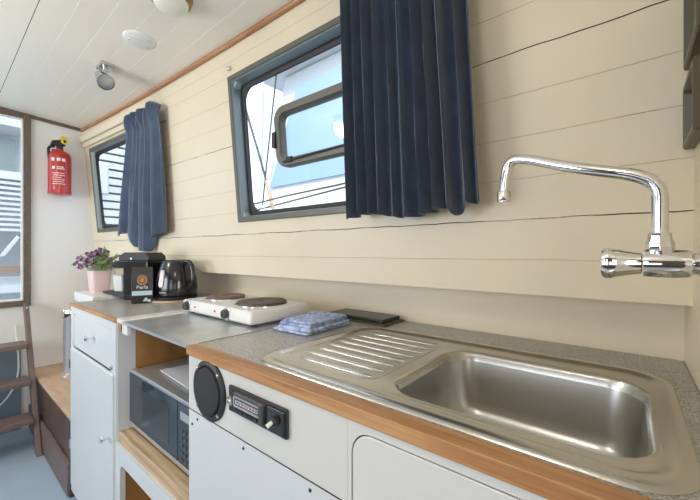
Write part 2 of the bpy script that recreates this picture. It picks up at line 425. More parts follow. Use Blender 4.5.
# ------------------------------------------------------------------ curtains
def curtain(name, label, xl_t, xr_t, xl_b, xr_b, zt, zb, nf, amp, gap, ruffle, tail, seed, piping):
    rnd = random.Random(seed)
    e = thing(name, label, 'curtain', ((xl_t+xr_t)/2, hy((xl_t+xr_t)/2, zt)-gap, zt))
    NS, NT = nf*14, 44
    ph = [rnd.uniform(-.45, .45) for _ in range(nf+2)]; am = [rnd.uniform(.5, 1.15) for _ in range(nf+2)]
    def fold(s, t):
        q = s*nf; k = int(min(q, nf-1)); f = q-k
        a = am[k]*(1-f) + am[k+1]*f; p = ph[k]*(1-f) + ph[k+1]*f
        w = sin(2*pi*q + p*3 + .35*sin(3*t+1.1*q)) + .12*sin(4*pi*q+1.3*p + 2*t)
        return a*w
    b = MB()
    for i in range(NT+1):
        t = i/NT
        for j in range(NS+1):
            s = j/NS
            xt = xl_t+(xr_t-xl_t)*s; xb = xl_b+(xr_b-xl_b)*s
            tt = t**1.15
            x = xt*(1-tt)+xb*tt
            zend = zb + tail(s)
            z = zt + (zend-zt)*t
            g = 1.0
            if ruffle:
                dz = (zt - z)
                if dz < .10: g = .40 + .75*(1-dz/.10)**1.1 if dz > .0 else 1.1
                else: g = .40 + .6*min(1, (dz-.10)/.35)
            f = fold(s, t)
            x += .12*amp*g*cos(2*pi*s*nf)
            y = hy(x, max(z, .0)) - gap - amp*g*(f*.62) 
            if ruffle and zt-z < .10: y -= .010*sin(pi*(1-(zt-z)/.10)); z += .012*sin(2*pi*s*nf*1.0+seed)*(1-(zt-z)/.10 if zt-z>0 else 1)
            y = min(y, hy(x, max(z, .0)) - .006)
            b.v.append((x, y, z))
    n = NS+1
    for i in range(NT):
        for j in range(NS): b.f.append((i*n+j, i*n+j+1, (i+1)*n+j+1, (i+1)*n+j)); b.mi.append(0)
    V = list(b.v)
    b.build('cloth', 'navy', e, smooth=True, solid=.0022)
    zr = zt - (.085 if ruffle else .03)
    MB().tube([(xl_t+.02, hy(xl_t, zr)-.008, zr), (xr_t-.02, hy(xr_t, zr)-.008, zr)], .003, 8).build('curtain_wire', 'nickel', e, smooth=True)
    if piping:
        for s in piping:
            j = int(s*NS); pth = []
            for i in range(0, NT+1, 2):
                v = V[i*n+j]; pth.append((v[0], v[1]-.003, v[2]))
            MB().tube(pth, .0016, 6).build('piping', 'hem', e, smooth=True)
    return e
def tail1(s):
    return .012*sin(s*9) - .012*(1-s) - (.030 if .80 < s < .90 else 0)*sin(pi*(s-.80)/.10)
curtain('curtain', 'navy blue pleated curtain hanging over the right side of the large window', -.694, -.318, -.722, -.292, .86, .118, 10, .054, .062, False, tail1, 5, None)
def tail2(s):
    return .02*sin(s*7) - (.085*min(1, 2.2*max(0, sin(pi*(s-.30)/.40))) if .30 < s < .70 else 0)
curtain('curtain', 'short navy curtain with a ruffled top hanging over the small far window', -2.37, -1.99, -2.66, -2.03, .818, .105, 4, .052, .050, True, tail2, 11, (.06, .34, .60))

# ------------------------------------------------------------------ sink cabinet
YF = .4355; XS0 = -.915
k = thing('kitchen_cabinet', 'white base cabinet under the sink with a radio and loudspeaker built in its front', 'cabinet', ((XS0+XR)/2, .75, FL))
b = MB(); b.box(XS0, XR-.002, YF+.018, YF+.020, FL+.02, CT-.026); b.box(XS0, XS0+.018, YF+.002, 1.08, FL, CT-.026); b.box(XR-.022, XR-.003, YF+.02, 1.08, FL, CT-.026)
b.box(XS0+.018, XR-.022, YF+.02, 1.08, FL+.05, FL+.07)
b.build('carcass', 'cabcream', k)
MB().box(XS0, -.362, YF, YF+.018, -.416, CT-.022).build('fascia_panel', 'cabcream', k, bevel=.002)
MB().box(XS0+.002, -.3715, YF+.002, YF+.010, FL+.06, -.4162).build('panel_gap', 'rubber', k)
lp = MB().box(XS0+.002, -.374, YF-.0005, YF+.0018, FL+.06, -.4185).build('lower_panel', 'cab', k, bevel=.002)
for sx, sz in ((-.865, -.432), (-.893, -.452), (-.66, -.432), (-.45, -.432)):
    MB().lathe([(.001, 0), (.0036, 0), (.003, -.0018), (.001, -.002)], (sx, YF-.0005, sz), 10, 'y').build('screw', 'rubber', lp)
# right hand frame with a big rounded door
b = MB()
def xzl(pts, y): return [(x, y, z) for x, z in pts]
fi_ = rr(-.3546, XR-.0075, FL+.0974, CT-.0379, .0405); fo_ = rr(-.362, XR-.003, FL+.06, CT-.022, .001)
b.loops([xzl(fi_, YF+.018), xzl(fi_, YF), xzl(fo_, YF), xzl(fo_, YF+.018), xzl(fi_, YF+.018)])
b.build('face_frame', 'cabcream', k)
MB().loops([xzl(rr(-.352, XR-.01, FL+.10, CT-.0405, .038), YF+.0048), xzl(rr(-.352, XR-.01, FL+.10, CT-.0405, .038), YF+.001), xzl(rr(-.350, XR-.012, FL+.102, CT-.0425, .037), YF)], True, True).build('door', 'cabcream', k)
MB().loops([xzl(rr(-.3546, XR-.0075, FL+.0974, CT-.0379, .0405), YF+.017), xzl(rr(-.3544, XR-.0076, FL+.0976, CT-.0381, .0403), YF+.005)], True, True).build('door_gap', 'rubber', k)
# speaker
sp = thing('loudspeaker', 'round black loudspeaker set in the white cabinet front left of the radio', 'speaker', (-.804, YF, -.341))
o = (-.804, YF, -.341)
MB().lathe([(.074, 0), (.074, -.004), (.071, -.007), (.062, -.008), (.060, -.004), (.057, -.002)], o, 48, 'y').build('rim', 'bmatt', sp, smooth=True)
MB().lathe([(.057, -.003), (.056, -.009), (.040, -.013), (.001, -.014)], (o[0]-.003, o[1], o[2]), 48, 'y').build('grille', 'mesh', sp, smooth=True)
for a in (45, 135, 225, 315):
    MB().lathe([(.0045, 0), (.0045, -.002), (.001, -.003)], (o[0]+.067*cos(R(a)), YF-.0072, o[2]+.067*sin(R(a))), 12, 'y').build('screw', 'nickel', sp)
# radio
rd = thing('car_radio', 'black car radio with silver dial trim set in the white cabinet front', 'radio', (-.607, YF, -.357))
x0, x1, z0, z1 = -.708, -.507, -.359, -.302
MB().box(x0, x1, YF-.008, YF-.001, z0, z1).build('faceplate', 'bmatt', rd, bevel=.002)
b = MB(); rx0, rx1, rz0, rz1 = -.668, -.580, -.346, -.309
MB().loops([xzl(rr(rx0-.006, rx1+.010, rz0-.004, rz1+.003, .004, 3), YF-.007), xzl(rr(rx0-.006, rx1+.010, rz0-.004, rz1+.003, .004, 3), YF-.016), xzl(rr(rx0-.002, rx1+.006, rz0, rz1, .003, 3), YF-.018)], False, True).build('dial_block', 'dgrey', rd, smooth=False)
yb = YF-.0185
b = MB(); b.box(rx0, rx1, yb-.0015, yb, rz1-.006, rz1-.003); b.box(rx0, rx1, yb-.0015, yb, rz0+.011, rz0+.015); b.box(rx0-.003, rx0+.001, yb-.001, yb, rz0+.013, rz1-.006)
b.build('dial_trim', 'silver', rd)
b = MB()
for i in range(17):
    h = .004 if i % 2 else .007
    xx = rx0+.006+i*.0048; b.box(xx, xx+.0016, yb-.0008, yb, rz1-.0105-h, rz1-.0105)
b.box(rx0+.005, rx1-.005, yb-.0008, yb, rz0+.0185, rz0+.0195)
b.build('dial_scale', 'labelw', rd)
b = MB()
for i in range(5): b.box(rx0+.004+i*.0165, rx0+.018+i*.0165, yb-.003, yb, rz0+.002, rz0+.009)
b.build('push_button', 'bmatt', rd)
MB().lathe([(.011, 0), (.011, -.008), (.006, -.009), (.004, -.013), (.001, -.014)], (-.690, YF-.008, -.330), 16, 'y').build('tuning_knob', 'nickel', rd, smooth=True)
MB().box(-.563, -.510, YF-.012, YF-.007, z0+.004, z1-.004).build('switch_plate', 'black', rd, bevel=.002)
MB().lathe([(.010, 0), (.009, -.007), (.001, -.008)], (-.535, YF-.012, -.328), 18, 'y').build('toggle_collar', 'bmatt', rd, smooth=True)
MB().tube([(-.536, YF-.014, -.328), (-.538, YF-.022, -.331), (-.540, YF-.029, -.335)], [.0035, .0045, .0045], 10).build('toggle_switch', 'enamel', rd, smooth=True)

# worktop on the sink cabinet
wt = thing('worktop', 'grey speckled laminate worktop around the stainless sink with a wooden front edge', 'worktop', ((XS0+XR)/2, .75, CT-.022))
hx0, hx1, hy0, hy1 = -.372, .045, .500, .865
b = MB(); T0 = CT-.022
for q in ((XS0, hx0, YF+.028, lowy(-.6)-.002), (hx1, XR-.0015, YF+.028, 1.093), (hx0, hx1, YF+.028, hy0), (hx0, hx1, hy1, 1.092)): b.box(q[0], q[1], q[2], q[3], T0, CT)
b.build('laminate_top', 'lam', wt)
MB().box(XS0-.003, XR-.002, YF-.006, YF+.028, T0-.001, CT+.0008).build('wooden_edge', 'oak', wt, bevel=.0025)
MB().box(XS0-.004, XS0+.004, YF+.028, 1.07, T0, CT+.0022).build('joint_strip', 'steel', wt)

# ------------------------------------------------------------------ sink
sk = thing('sink', 'stainless steel sink with a deep bowl and ribbed drainer let into the worktop', 'sink', (-.315, .70, CT))
SX0, SX1, SY0, SY1 = -.690, .062, .466, .937
def SL(i, r, z): return [(x, y, CT+z) for x, y in rr(SX0+i, SX1-i, SY0+i, SY1-i, r, 10)]
BX0, BX1, BY0, BY1 = -.350, .022, .522, .845
def BL(i, r, z): return [(x, y, CT+z) for x, y in rr(BX0+i, BX1-i, BY0+i, BY1-i, r, 10)]
b = MB()
b.loops([SL(0, .075, .0005), SL(.002, .074, .0035), SL(.007, .070, .0062), SL(.020, .058, .0068), SL(.026, .052, .0058), SL(.032, .048, .0022), SL(.036, .044, .0016),
         BL(-.010, .072, .0016), BL(-.006, .070, .0026), BL(-.002, .067, .0012), BL(.001, .064, -.004), BL(.004, .062, -.016)])
b.build('rim', 'steel', sk, smooth=True)
b = MB()
b.loops([BL(.004, .062, -.016), BL(.010, .060, -.06), BL(.016, .058, -.105), BL(.020, .056, -.122), BL(.028, .050, -.136), BL(.042, .042, -.145), BL(.060, .030, -.148), BL(.12, .02, -.151)], False, True)
b.build('bowl', 'bowl', sk, smooth=True)
b = MB()
for i in range(8):
    y = .556 + i*.0425; xa, xb = -.640 + .0 , -.395
    if i in (0, 7): xa += .03
    hw = .0085; n = 10
    ls = []
    for t in range(13):
        u = t/12; x = xa+(xb-xa)*u; e_ = min(1, min(u, 1-u)*14)**.5 if 0 < u < 1 else .05
        ls.append([(x, y + hw*e_*cos(pi*q/n), CT+.0012 + .0046*e_*sin(pi*q/n)) for q in range(n+1)])
    b.loops(ls, closed=False)
b.build('drainer_ribs', 'steel', sk, smooth=True)
b = MB()
b.loops([[(x, y, CT+.0012+dz) for x, y in rr(-.655+i, -.385-i, .535+i, .875-i, .03, 6)] for i, dz in ((0, .0006), (.003, .0014), (.006, .0006))])
b.build('drainer_border', 'steel', sk, smooth=True)
MB().lathe([(.045, 0), (.042, .003), (.030, .0), (.028, -.006), (.001, -.007)], (-.165, .685, CT-.1505), 32).build('plughole', 'chrome', sk, smooth=True)
MB().lathe([(.005, 0), (.004, -.002), (.001, -.002)], (BX1-.012, .60, CT-.05), 14, 'x').build('overflow_hole', 'rubber', sk)

# ------------------------------------------------------------------ tap
tp = thing('kitchen_tap', 'chrome wall mounted tap with a long swivel spout over the sink', 'tap', (XR, .60, -.015))
TY, TZ = .600, -.0150; 
MB().lathe([(.028, 0), (.028, -.004), (.020, -.010), (.016, -.012)], (XR, TY, TZ), 32, 'x').build('wall_flange', 'chrome', tp, smooth=True)
MB().lathe([(.0165, -.010), (.0165, -.014), (.0175, -.016), (.0175, -.024), (.0155, -.026), (.0155, -.030)], (XR, TY, TZ), 8, 'x').build('nut', 'chrome', tp, bevel=.0008)
MB().lathe([(.0135, -.028), (.0135, -.034), (.0172, -.037), (.018, -.050), (.018, -.075), (.0172, -.082)], (XR, TY, TZ), 32, 'x').build('valve_body', 'chrome', tp, smooth=True)
# lobed handle
ls = []
for r_, h in ((.0135, -.083), (.0152, -.084), (.0164, -.092), (.0182, -.100), (.0204, -.109), (.0228, -.117), (.0228, -.122), (.0200, -.126), (.010, -.1275), (.001, -.128)):
    l = []
    for q in range(48):
        a = 2*pi*q/48; rr_ = r_*(1 - (.06*(1+cos(4*a))/2 if r_ > .012 else 0))
        l.append((XR+h, TY+rr_*cos(a), TZ+rr_*sin(a)))
    ls.append(l)
MB().loops(ls, True, True).build('handle', 'chrome', tp, smooth=True)
rx = .0285
MB().lathe([(.0125, .014), (.0150, .017), (.0150, .026), (.0125, .032), (.0118, .040)], (rx, TY, TZ), 8).build('spout_nut', 'chrome', tp, bevel=.0008)
def bez(p, n=10):
    out = []
    for i in range(1, len(p)-1):
        a = (Vector(p[i-1])+Vector(p[i]))/2 if i > 1 else Vector(p[0]); c = (Vector(p[i])+Vector(p[i+1]))/2 if i < len(p)-2 else Vector(p[-1]); m_ = Vector(p[i])
        for k_ in range(n + (1 if i == len(p)-2 else 0)):
            t = k_/n; out.append(a*(1-t)**2 + 2*m_*t*(1-t) + c*t*t)
    return out
sp_pts = [(rx, TY, .018), (rx, TY, .055), (rx, TY+.001, .086), (rx-.022, TY+.005, .104), (rx-.060, TY+.012, .116), (rx-.110, TY+.023, .133), (rx-.160, TY+.035, .155), (rx-.190, TY+.043, .162), (rx-.2015, TY+.045, .140), (rx-.2035, TY+.046, .105)]
MB().tube(bez(sp_pts), .0088, 20).build('spout', 'chrome', tp, smooth=True)
MB().lathe([(.0100, 0), (.0115, .001), (.0115, .018), (.0100, .020)], (rx-.2035, TY+.046, .088), 24).build('spout_nozzle', 'chrome', tp, smooth=True)

# ------------------------------------------------------------------ dark boxes on the partition
for lab, z0, z1, y0, y1 in (('dark olive framed box on the right wall, the upper of two', .345, .52, .74, .915), ('dark olive framed box on the right wall, the lower of two', .197, .318, .78, .925)):
    e = thing('wall_box', lab, 'box', (XR, (y0+y1)/2, z0), 'framed boxes on the right wall')
    def YL(i, x): return [(x, y, z) for y, z in rr(y0+i, y1-i, z0+i, z1-i, .004, 2)]
    MB().loops([YL(0, XR-.001), YL(0, XR-.014), YL(.003, XR-.017), YL(.012, XR-.017), YL(.020, XR-.004)]).build('bevelled_frame', 'olive', e)
    MB().loops([YL(.020, XR-.0005), YL(.020, XR-.005)], False, True).build('inset_panel', 'olive2', e)

# ------------------------------------------------------------------ middle unit: metal sheet, niche, shelf, microwave
XM0 = -1.49
mu = thing('appliance_cabinet', 'open white cabinet niche that holds the microwave, brown plywood inside', 'cabinet', ((XM0+XS0)/2, .75, FL))
b = MB(); b.box(XM0+.0005, XM0+.006, YF+.004, .50, -.72, CT-.016); b.build('painted_jamb', 'cab', mu)
b = MB(); b.box(XM0+.0005, XM0+.005, .50, 1.02, -.72, CT-.016); b.box(XM0+.006, XS0, 1.02, 1.035, -.72, CT-.0145); b.build('plywood_lining', 'ply', mu)
b = MB(); b.box(XM0+.007, XM0+.035, YF+.006, YF+.03, CT-.036, CT-.0145); b.build('end_block', 'ply', mu)
MB().box(-1.435, -1.385, YF+.004, YF+.018, -.298, CT-.0105).build('bracket', 'enamel', mu, bevel=.002)
MB().box(XM0, XS0, YF+.012, 1.02, -.70, -.675).build('shelf', 'batten', mu)
MB().box(XM0, XS0-.001, YF+.010, YF+.052, -.720, -.672).build('batten', 'batten', mu, bevel=.004)
# white rail and rounded opening
ow = [(x, z) for x, z in rr(XM0+.045, XS0-.03, FL+.16, -.775, .030, 6)]
oo = [(x, z) for x, z in rr(XM0, XS0-.001, FL+.05, -.712, .001, 6)]
MB().loops([xzl(ow, YF+.018), xzl(ow, YF+.001), xzl(oo, YF+.001), xzl(oo, YF+.018), xzl(ow, YF+.018)]).build('face_frame', 'cab', mu)
b = MB(); b.box(XM0, XS0, 1.0, 1.02, FL+.05, -.72); b.box(XM0, XS0, YF+.02, 1.0, FL+.10, FL+.12); b.box(XM0-.001, XM0+.012, YF+.02, 1.0, FL+.10, -.72)
b.build('lower_lining', 'ply', mu)
# metal sheet top
sh = thing('metal_worktop', 'thin grey metal sheet worktop between the two counters under the hotplate', 'worktop', ((-1.42+XS0)/2, .75, CT-.005))
MB().box(-1.42, XS0-.005, YF+.002, 1.045, CT-.004, CT-.001).build('sheet', 'sheet', sh, bevel=.001)
MB().box(-1.42, XS0-.005, YF, YF+.003, CT-.010, CT-.0005).build('sheet_lip', 'silver', sh)
MB().box(XM0+.003, -1.42, YF+.002, 1.045, CT-.014, CT+.003).build('white_batten', 'enamel', sh, bevel=.003)

# microwave
mw = thing('microwave', 'silver microwave with dark glass door in the niche below the metal sheet', 'microwave', (-1.24, .62, -.672))
mx0, mx1, my0, my1, mz0, mz1 = -1.478, -.965, .477, .80, -.661, -.447
MB().box(mx0, mx1, my0+.03, my1, mz0, mz1-.003).build('case', 'silver', mw, bevel=.004)
MB().box(mx0, mx1, my0+.004, my0+.030, mz0, mz1).build('front_frame', 'silver', mw, bevel=.003)
MB().box(mx0+.002, -1.075, my0, my0+.010, mz0+.020, mz1-.011).build('door', 'mwglass', mw, bevel=.002)
MB().box(mx0+.055, -1.135, my0-.0008, my0+.001, mz0+.045, mz1-.045).build('door_window', 'black', mw)
pn = MB().box(-1.071, mx1-.004, my0, my0+.010, mz0+.020, mz1-.011).build('control_panel', 'mwglass', mw, bevel=.002)
MB().box(-1.055, -.99, my0-.001, my0, mz1-.058, mz1-.034).build('display', 'extg', pn)
for r_ in range(5):
    for c_ in range(3):
        MB().box(-1.056+c_*.025, -1.040+c_*.025, my0-.0015, my0, mz0+.030+r_*.022, mz0+.040+r_*.022).build('button', 'dgrey', pn)
for fx in (mx0+.04, mx1-.04):
    for fy in (my0+.06, my1-.05): MB().lathe([(.012, 0), (.012, .013)], (fx, fy, mz0-.011), 12).build('foot', 'bmatt', mw)
b = MB().hexa([(-1.37, .545, mz1+.0005), (-1.04, .525, mz1+.0005), (-1.03, .74, mz1+.0005), (-1.33, .765, mz1+.0005),
               (-1.37, .545, mz1+.0035), (-1.04, .525, mz1+.0035), (-1.03, .74, mz1+.0035), (-1.33, .765, mz1+.0035)])
tag(b.build('paper', 'paper'), 'white sheet of paper lying on top of the microwave', 'paper')

# ------------------------------------------------------------------ left cabinet
XL0 = -2.135
lc = thing('kitchen_cabinet', 'tall white cabinet with a drawer and a door at the far end of the kitchen', 'cabinet', ((XL0+XM0)/2, .75, FL))
b = MB(); b.box(XL0, XL0+.018, YF+.018, 1.02, FL, CT-.018); b.box(XM0-.018, XM0-.001, YF+.0175, 1.02, FL, CT-.018); b.box(XL0+.018, XM0-.018, YF+.02, YF+.03, FL+.06, CT-.018); b.box(XL0+.018, XM0-.018, 1.0, 1.02, FL, CT-.018)
b.build('carcass', 'cab', lc)
b = MB(); ff = rr(XL0, XM0, FL+.045, CT-.016, .001, 4)
fi = rr(XL0+.050, XM0-.060, FL+.12, CT-.045, .010, 4)
MB().loops([xzl(ff, YF+.018), xzl(ff, YF), xzl(fi, YF), xzl(fi, YF+.018), xzl(ff, YF+.018)]).build('face_frame', 'cab', lc)
dz = -.462
dr = MB().loops([xzl(rr(XL0+.052, XM0-.062, dz+.006, CT-.047, .012, 4), YF+.018), xzl(rr(XL0+.052, XM0-.062, dz+.006, CT-.047, .012, 4), YF+.005), xzl(rr(XL0+.056, XM0-.066, dz+.010, CT-.051, .010, 4), YF+.001)], True, True).build('drawer', 'cab', lc)
def knob(par, x, z, nm='knob'):
    MB().lathe([(.0045, 0), (.0045, -.014), (.009, -.020), (.0125, -.026), (.0105, -.031), (.001, -.033)], (x, YF, z), 20, 'y').build(nm, 'chrome', par, smooth=True)
knob(dr, -1.765, -.362)
dd = MB().loops([xzl(rr(XL0+.030, XM0-.010, FL+.09, dz+.002, .006, 4), YF+.001), xzl(rr(XL0+.030, XM0-.010, FL+.09, dz+.002, .006, 4), YF-.006), xzl(rr(XL0+.034, XM0-.014, FL+.094, dz-.002, .004, 4), YF-.009)], True, True).build('door', 'cab', lc)
MB().lathe([(.0045, 0), (.0045, -.014), (.009, -.020), (.0125, -.026), (.0105, -.031), (.001, -.033)], (-1.525, YF-.009, -.70), 20, 'y').build('knob', 'chrome', dd, smooth=True)
for hz in (-.545, -.935):
    MB().tube([(XL0+.014, YF-.004, hz-.022), (XL0+.014, YF-.004, hz+.022)], .007, 10).build('hinge', 'nickel', lc, smooth=True)
MB().box(-1.530, -1.520, YF-.006, YF, -.448, -.432).build('drawer_catch', 'nickel', lc, bevel=.002)
lw = thing('worktop', 'grey worktop with thin wooden edge on the far cabinet under the coffee machine', 'worktop', ((XL0+XM0)/2, .75, CT-.016))
MB().box(XL0-.004, XM0+.002, YF+.008, lowy(-2.1)-.002, CT-.016, CT).build('laminate_top', 'lam', lw)
MB().box(XL0-.006, XM0+.002, YF-.006, YF+.008, CT-.014, CT+.0008).build('wooden_edge', 'oak', lw, bevel=.003)
# white ledge board beyond the cabinet
sb = MB().box(-2.50, XL0-.008, .523, lowy(-2.4)-.004, -.282, -.230).build('ledge_board', 'enamel', bevel=.006)
tag(sb, 'thick white ledge board beyond the far cabinet with the pink flower pot on it', 'shelf')

# ------------------------------------------------------------------ bench, canister, ladder
bn = thing('storage_bench', 'low brown storage bench with a light wooden lid by the end wall', 'bench', (-2.7, .75, FL))
BT = -.815
b = MB(); b.box(XE+.002, XL0-.004, YF+.004, YF+.024, FL, BT-.018); b.box(XL0-.030, XL0-.006, YF-.004, YF+.030, FL, BT-.018)
b.build('front_panel', 'brown', bn, bevel=.002)
MB().box(XE+.05, XL0-.006, YF-.014, YF+.003, FL+.01, FL+.17).build('plinth_board', 'mauve', bn, bevel=.003)
MB().box(XE+.002, XL0-.004, YF-.004, lowy(-2.8)-.08, BT-.018, BT).build('lid', 'bench', bn, bevel=.003)
cn = thing('steel_canister', 'tall slim steel canister standing on the bench beside the far cabinet', 'canister', (-2.905, .590, BT))
o = (-2.905, .590, BT)
MB().lathe([(.062, 0), (.062, .006), (.044, .012)], o, 28).build('base_plate', 'chrome', cn, smooth=True)
MB().lathe([(.040, .010), (.040, .380), (.043, .384)], o, 28).build('body', 'silver', cn, smooth=True)
MB().lathe([(.046, .380), (.047, .384), (.047, .425), (.043, .434), (.020, .437), (.001, .437)], o, 28).build('cap', 'chrome', cn, smooth=True)

ld = thing('ladder', 'brown painted boat ladder with flat treads below the end wall window', 'ladder', (-3.0, .2, FL))
def lx(z): return -3.190 + (-.36 - z)*.44/.855
for y0, y1 in ((.394, .4185), (-.20, -.172)):
    zt = -.352
    MB().hexa([(lx(FL)-.035, y0, FL), (lx(FL)+.035, y0, FL), (lx(FL)+.035, y1, FL), (lx(FL)-.035, y1, FL),
               (lx(zt)-.030, y0, zt), (lx(zt)+.030, y0, zt), (lx(zt)+.030, y1, zt), (lx(zt)-.030, y1, zt)]).build('stringer', 'mauve', ld, bevel=.003)
for z in (-.590, -.800, -1.005):
    x = lx(z); MB().box(x-.07, x+.075, -.172, .392, z-.030, z).build('tread', 'mauve', ld, bevel=.004)
MB().lathe([(.001, .0), (.010, 0), (.009, .004), (.001, .005)], (lx(-.375)+.028, .408, -.378), 12, 'x').build('bolt', 'nickel', ld, smooth=True)
pth = bez([(XE+.015, .36, -.50), (XE+.03, .375, -.70), (XE+.05, .37, -.86), (XE+.07, .30, -1.00), (XE+.06, .12, -1.10), (XE+.05, -.1, -1.15)])
tag(MB().tube(pth, .005, 8).build('power_cord', 'cord', smooth=True), 'white cable hanging down the wall behind the ladder', 'cable')
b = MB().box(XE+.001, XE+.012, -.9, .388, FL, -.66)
struct(b.build('wall_shade_end', 'blueshade'))  # thin sheet over the end wall, carries the painted shade behind the ladder

# ------------------------------------------------------------------ fire extinguisher
fx, fy, fz0 = XE+.075, .583, .418
fe = thing('fire_extinguisher', 'small red fire extinguisher with black and yellow head on the end wall', 'extinguisher', (fx, fy, fz0))
MB().lathe([(.050, 0), (.064, .004), (.066, .015), (.066, .262), (.060, .285), (.040, .302), (.022, .308), (.022, .318)], (fx, fy, fz0), 36).build('cylinder', 'red', fe, smooth=True)
MB().lathe([(.062, -.006), (.067, -.004), (.067, .022), (.064, .024)], (fx, fy, fz0), 36).build('foot_ring', 'red', fe, smooth=True)
# printed label on the side facing the room
b = MB()
ca = R(-18)
def cyl(y_off, z, rad=.0668): a = ca + y_off/.066; return (fx + rad*cos(a), fy + rad*sin(a), fz0+z)
def patch(b, s0, s1, z0, z1):
    n = 5; l0 = [cyl(s0+(s1-s0)*i/n, z0) for i in range(n+1)]; l1 = [cyl(s0+(s1-s0)*i/n, z1) for i in range(n+1)]
    b.loops([l0, l1], closed=False)
for z, s0, s1 in ((.060, -.035, .04), (.075, -.03, .03), (.090, -.035, .035), (.105, -.035, .02), (.120, -.03, .035), (.135, -.035, .03)): patch(b, s0, s1, z, z+.004)
for s in (-.030, .002, .030): patch(b, s-.010, s+.010, .222, .244)
patch(b, -.036, -.018, .165, .185); patch(b, -.008, .035, .165, .172); patch(b, -.008, .030, .178, .184)
b.build('printed_label', 'labelw', fe)
MB().lathe([(.016, .31), (.020, .318), (.020, .345), (.014, .352)], (fx, fy, fz0), 16).build('valve', 'bmatt', fe, smooth=True)
MB().hexa([(fx-.012, fy-.055, fz0+.335), (fx+.02, fy-.055, fz0+.335), (fx+.02, fy+.030, fz0+.345), (fx-.012, fy+.03, fz0+.345),
           (fx-.012, fy-.045, fz0+.372), (fx+.02, fy-.045, fz0+.372), (fx+.02, fy+.030, fz0+.395), (fx-.012, fy+.03, fz0+.395)]).build('trigger_lever', 'bmatt', fe, bevel=.006)
MB().lathe([(.018, 0), (.020, .002), (.020, .010), (.016, .012), (.001, .012)], (fx+.018, fy+.022, fz0+.375), 20, 'x').build('pressure_gauge', 'yellow', fe, smooth=True)
MB().lathe([(.009, 0), (.009, .002), (.001, .002)], (fx+.030, fy+.022, fz0+.375), 16, 'x').build('gauge_face', 'bmatt', fe)
MB().box(fx-.005, fx+.022, fy+.004, fy+.042, fz0+.392, fz0+.412).build('safety_clip', 'yellow', fe, bevel=.003)
MB().tube(bez([(fx+.01, fy-.03, fz0+.33), (fx+.01, fy-.066, fz0+.33), (fx+.01, fy-.062, fz0+.27), (fx+.01, fy-.060, fz0+.24)]), .008, 10).build('nozzle', 'bmatt', fe, smooth=True)
b = MB().box(XE, XE+.008, fy-.03, fy+.03, fz0+.02, fz0+.33); b.build('wall_bracket', 'red', fe)

# ------------------------------------------------------------------ ceiling fittings
cz = ceilz(.58)
lp_ = thing('ceiling_lamp', 'round brass rimmed ceiling lamp with an opal glass dome', 'lamp', (-1.315, .560, cz))
o = (-1.315, .560, cz)
MB().lathe([(.070, .003), (.075, -.004), (.073, -.012), (.068, -.017), (.070, -.022), (.065, -.027), (.058, -.027)], o, 48).build('rim', 'brass', lp_, smooth=True)
MB().lathe([(.061, -.024), (.059, -.034), (.050, -.045), (.034, -.053), (.015, -.056), (.001, -.0565)], o, 48).build('glass_dome', 'dome', lp_, smooth=True)
dc = thing('vent_cover', 'flat white round vent cover on the ceiling between the two lamps', 'vent', (-1.70, .592, cz))
o = (-1.70, .592, cz)
MB().lathe([(.066, .003), (.066, -.002), (.058, -.008), (.030, -.013), (.001, -.014)], o, 40).build('cover', 'white', dc, smooth=True)
for a in (20, 140, 260): MB().lathe([(.004, 0), (.003, -.003), (.001, -.003)], (o[0]+.045*cos(R(a)), o[1]+.045*sin(R(a)), cz-.0105), 10).build('screw', 'nickel', dc)
so = thing('spotlight', 'small nickel spotlight on a square ceiling plate near the end wall', 'lamp', (-2.07, .560, cz))
o = Vector((-2.07, .560, ceilz(.56)))
MB().box(o.x-.045, o.x+.045, o.y-.030, o.y+.030, o.z-.016, o.z+.003).build('ceiling_plate', 'nickel', so, bevel=.004)
MB().tube([(o.x, o.y, o.z-.015), (o.x-.004, o.y-.006, o.z-.056)], .011, 14).build('stem', 'nickel', so, smooth=True)
hd = MB().lathe([(.001, -.045), (.018, -.044), (.026, -.032), (.032, -.005), (.038, .030), (.040, .042), (.036, .043)], (0, 0, 0), 28, cap=False)
mt = Matrix.Translation((o.x-.005, o.y-.008, o.z-.068)) @ Vector((.72, .10, -.62)).to_track_quat('Z', 'Y').to_matrix().to_4x4()
hd.xf(mt).build('lamp_head', 'nickel', so, smooth=True)
MB().lathe([(.037, .036), (.030, .040), (.001, .042)], (0, 0, 0), 28).xf(mt).build('lens', 'silver', so, smooth=True)

# ------------------------------------------------------------------ worktop objects
# flower pot
px, py, pz = -2.42, .625, -.230
pp = thing('flower_pot', 'pink tapered flower pot standing on the white ledge board', 'pot', (px, py, pz))
def sq(h, r, c): return [(px+x, py+y, pz+h) for x, y in rr(-r, r, -r, r, c, 5)]
MB().loops([sq(0, .040, .014), sq(.004, .043, .016), sq(.118, .052, .018), sq(.122, .052, .018), sq(.121, .048, .016), sq(.100, .046, .015)], True, True).build('pot_body', 'pink', pp, smooth=True)
pl = thing('flowering_plant', 'small bunch of purple and pale green flowers growing in the pink pot', 'plant', (px, py, pz+.10))
rnd = random.Random(3)
lf, pu, li, stm = MB(), MB(), MB(), MB()
def leafq(b, p, d, l, w):
    d = d.normalized(); s = d.cross(Vector((rnd.uniform(-1, 1), rnd.uniform(-1, 1), .5))).normalized(); nn = d.cross(s)
    b.add([p, p+d*l*.4+s*w+nn*w*.3, p+d*l, p+d*l*.4-s*w+nn*w*.3], [(0, 1, 2), (0, 2, 3)])
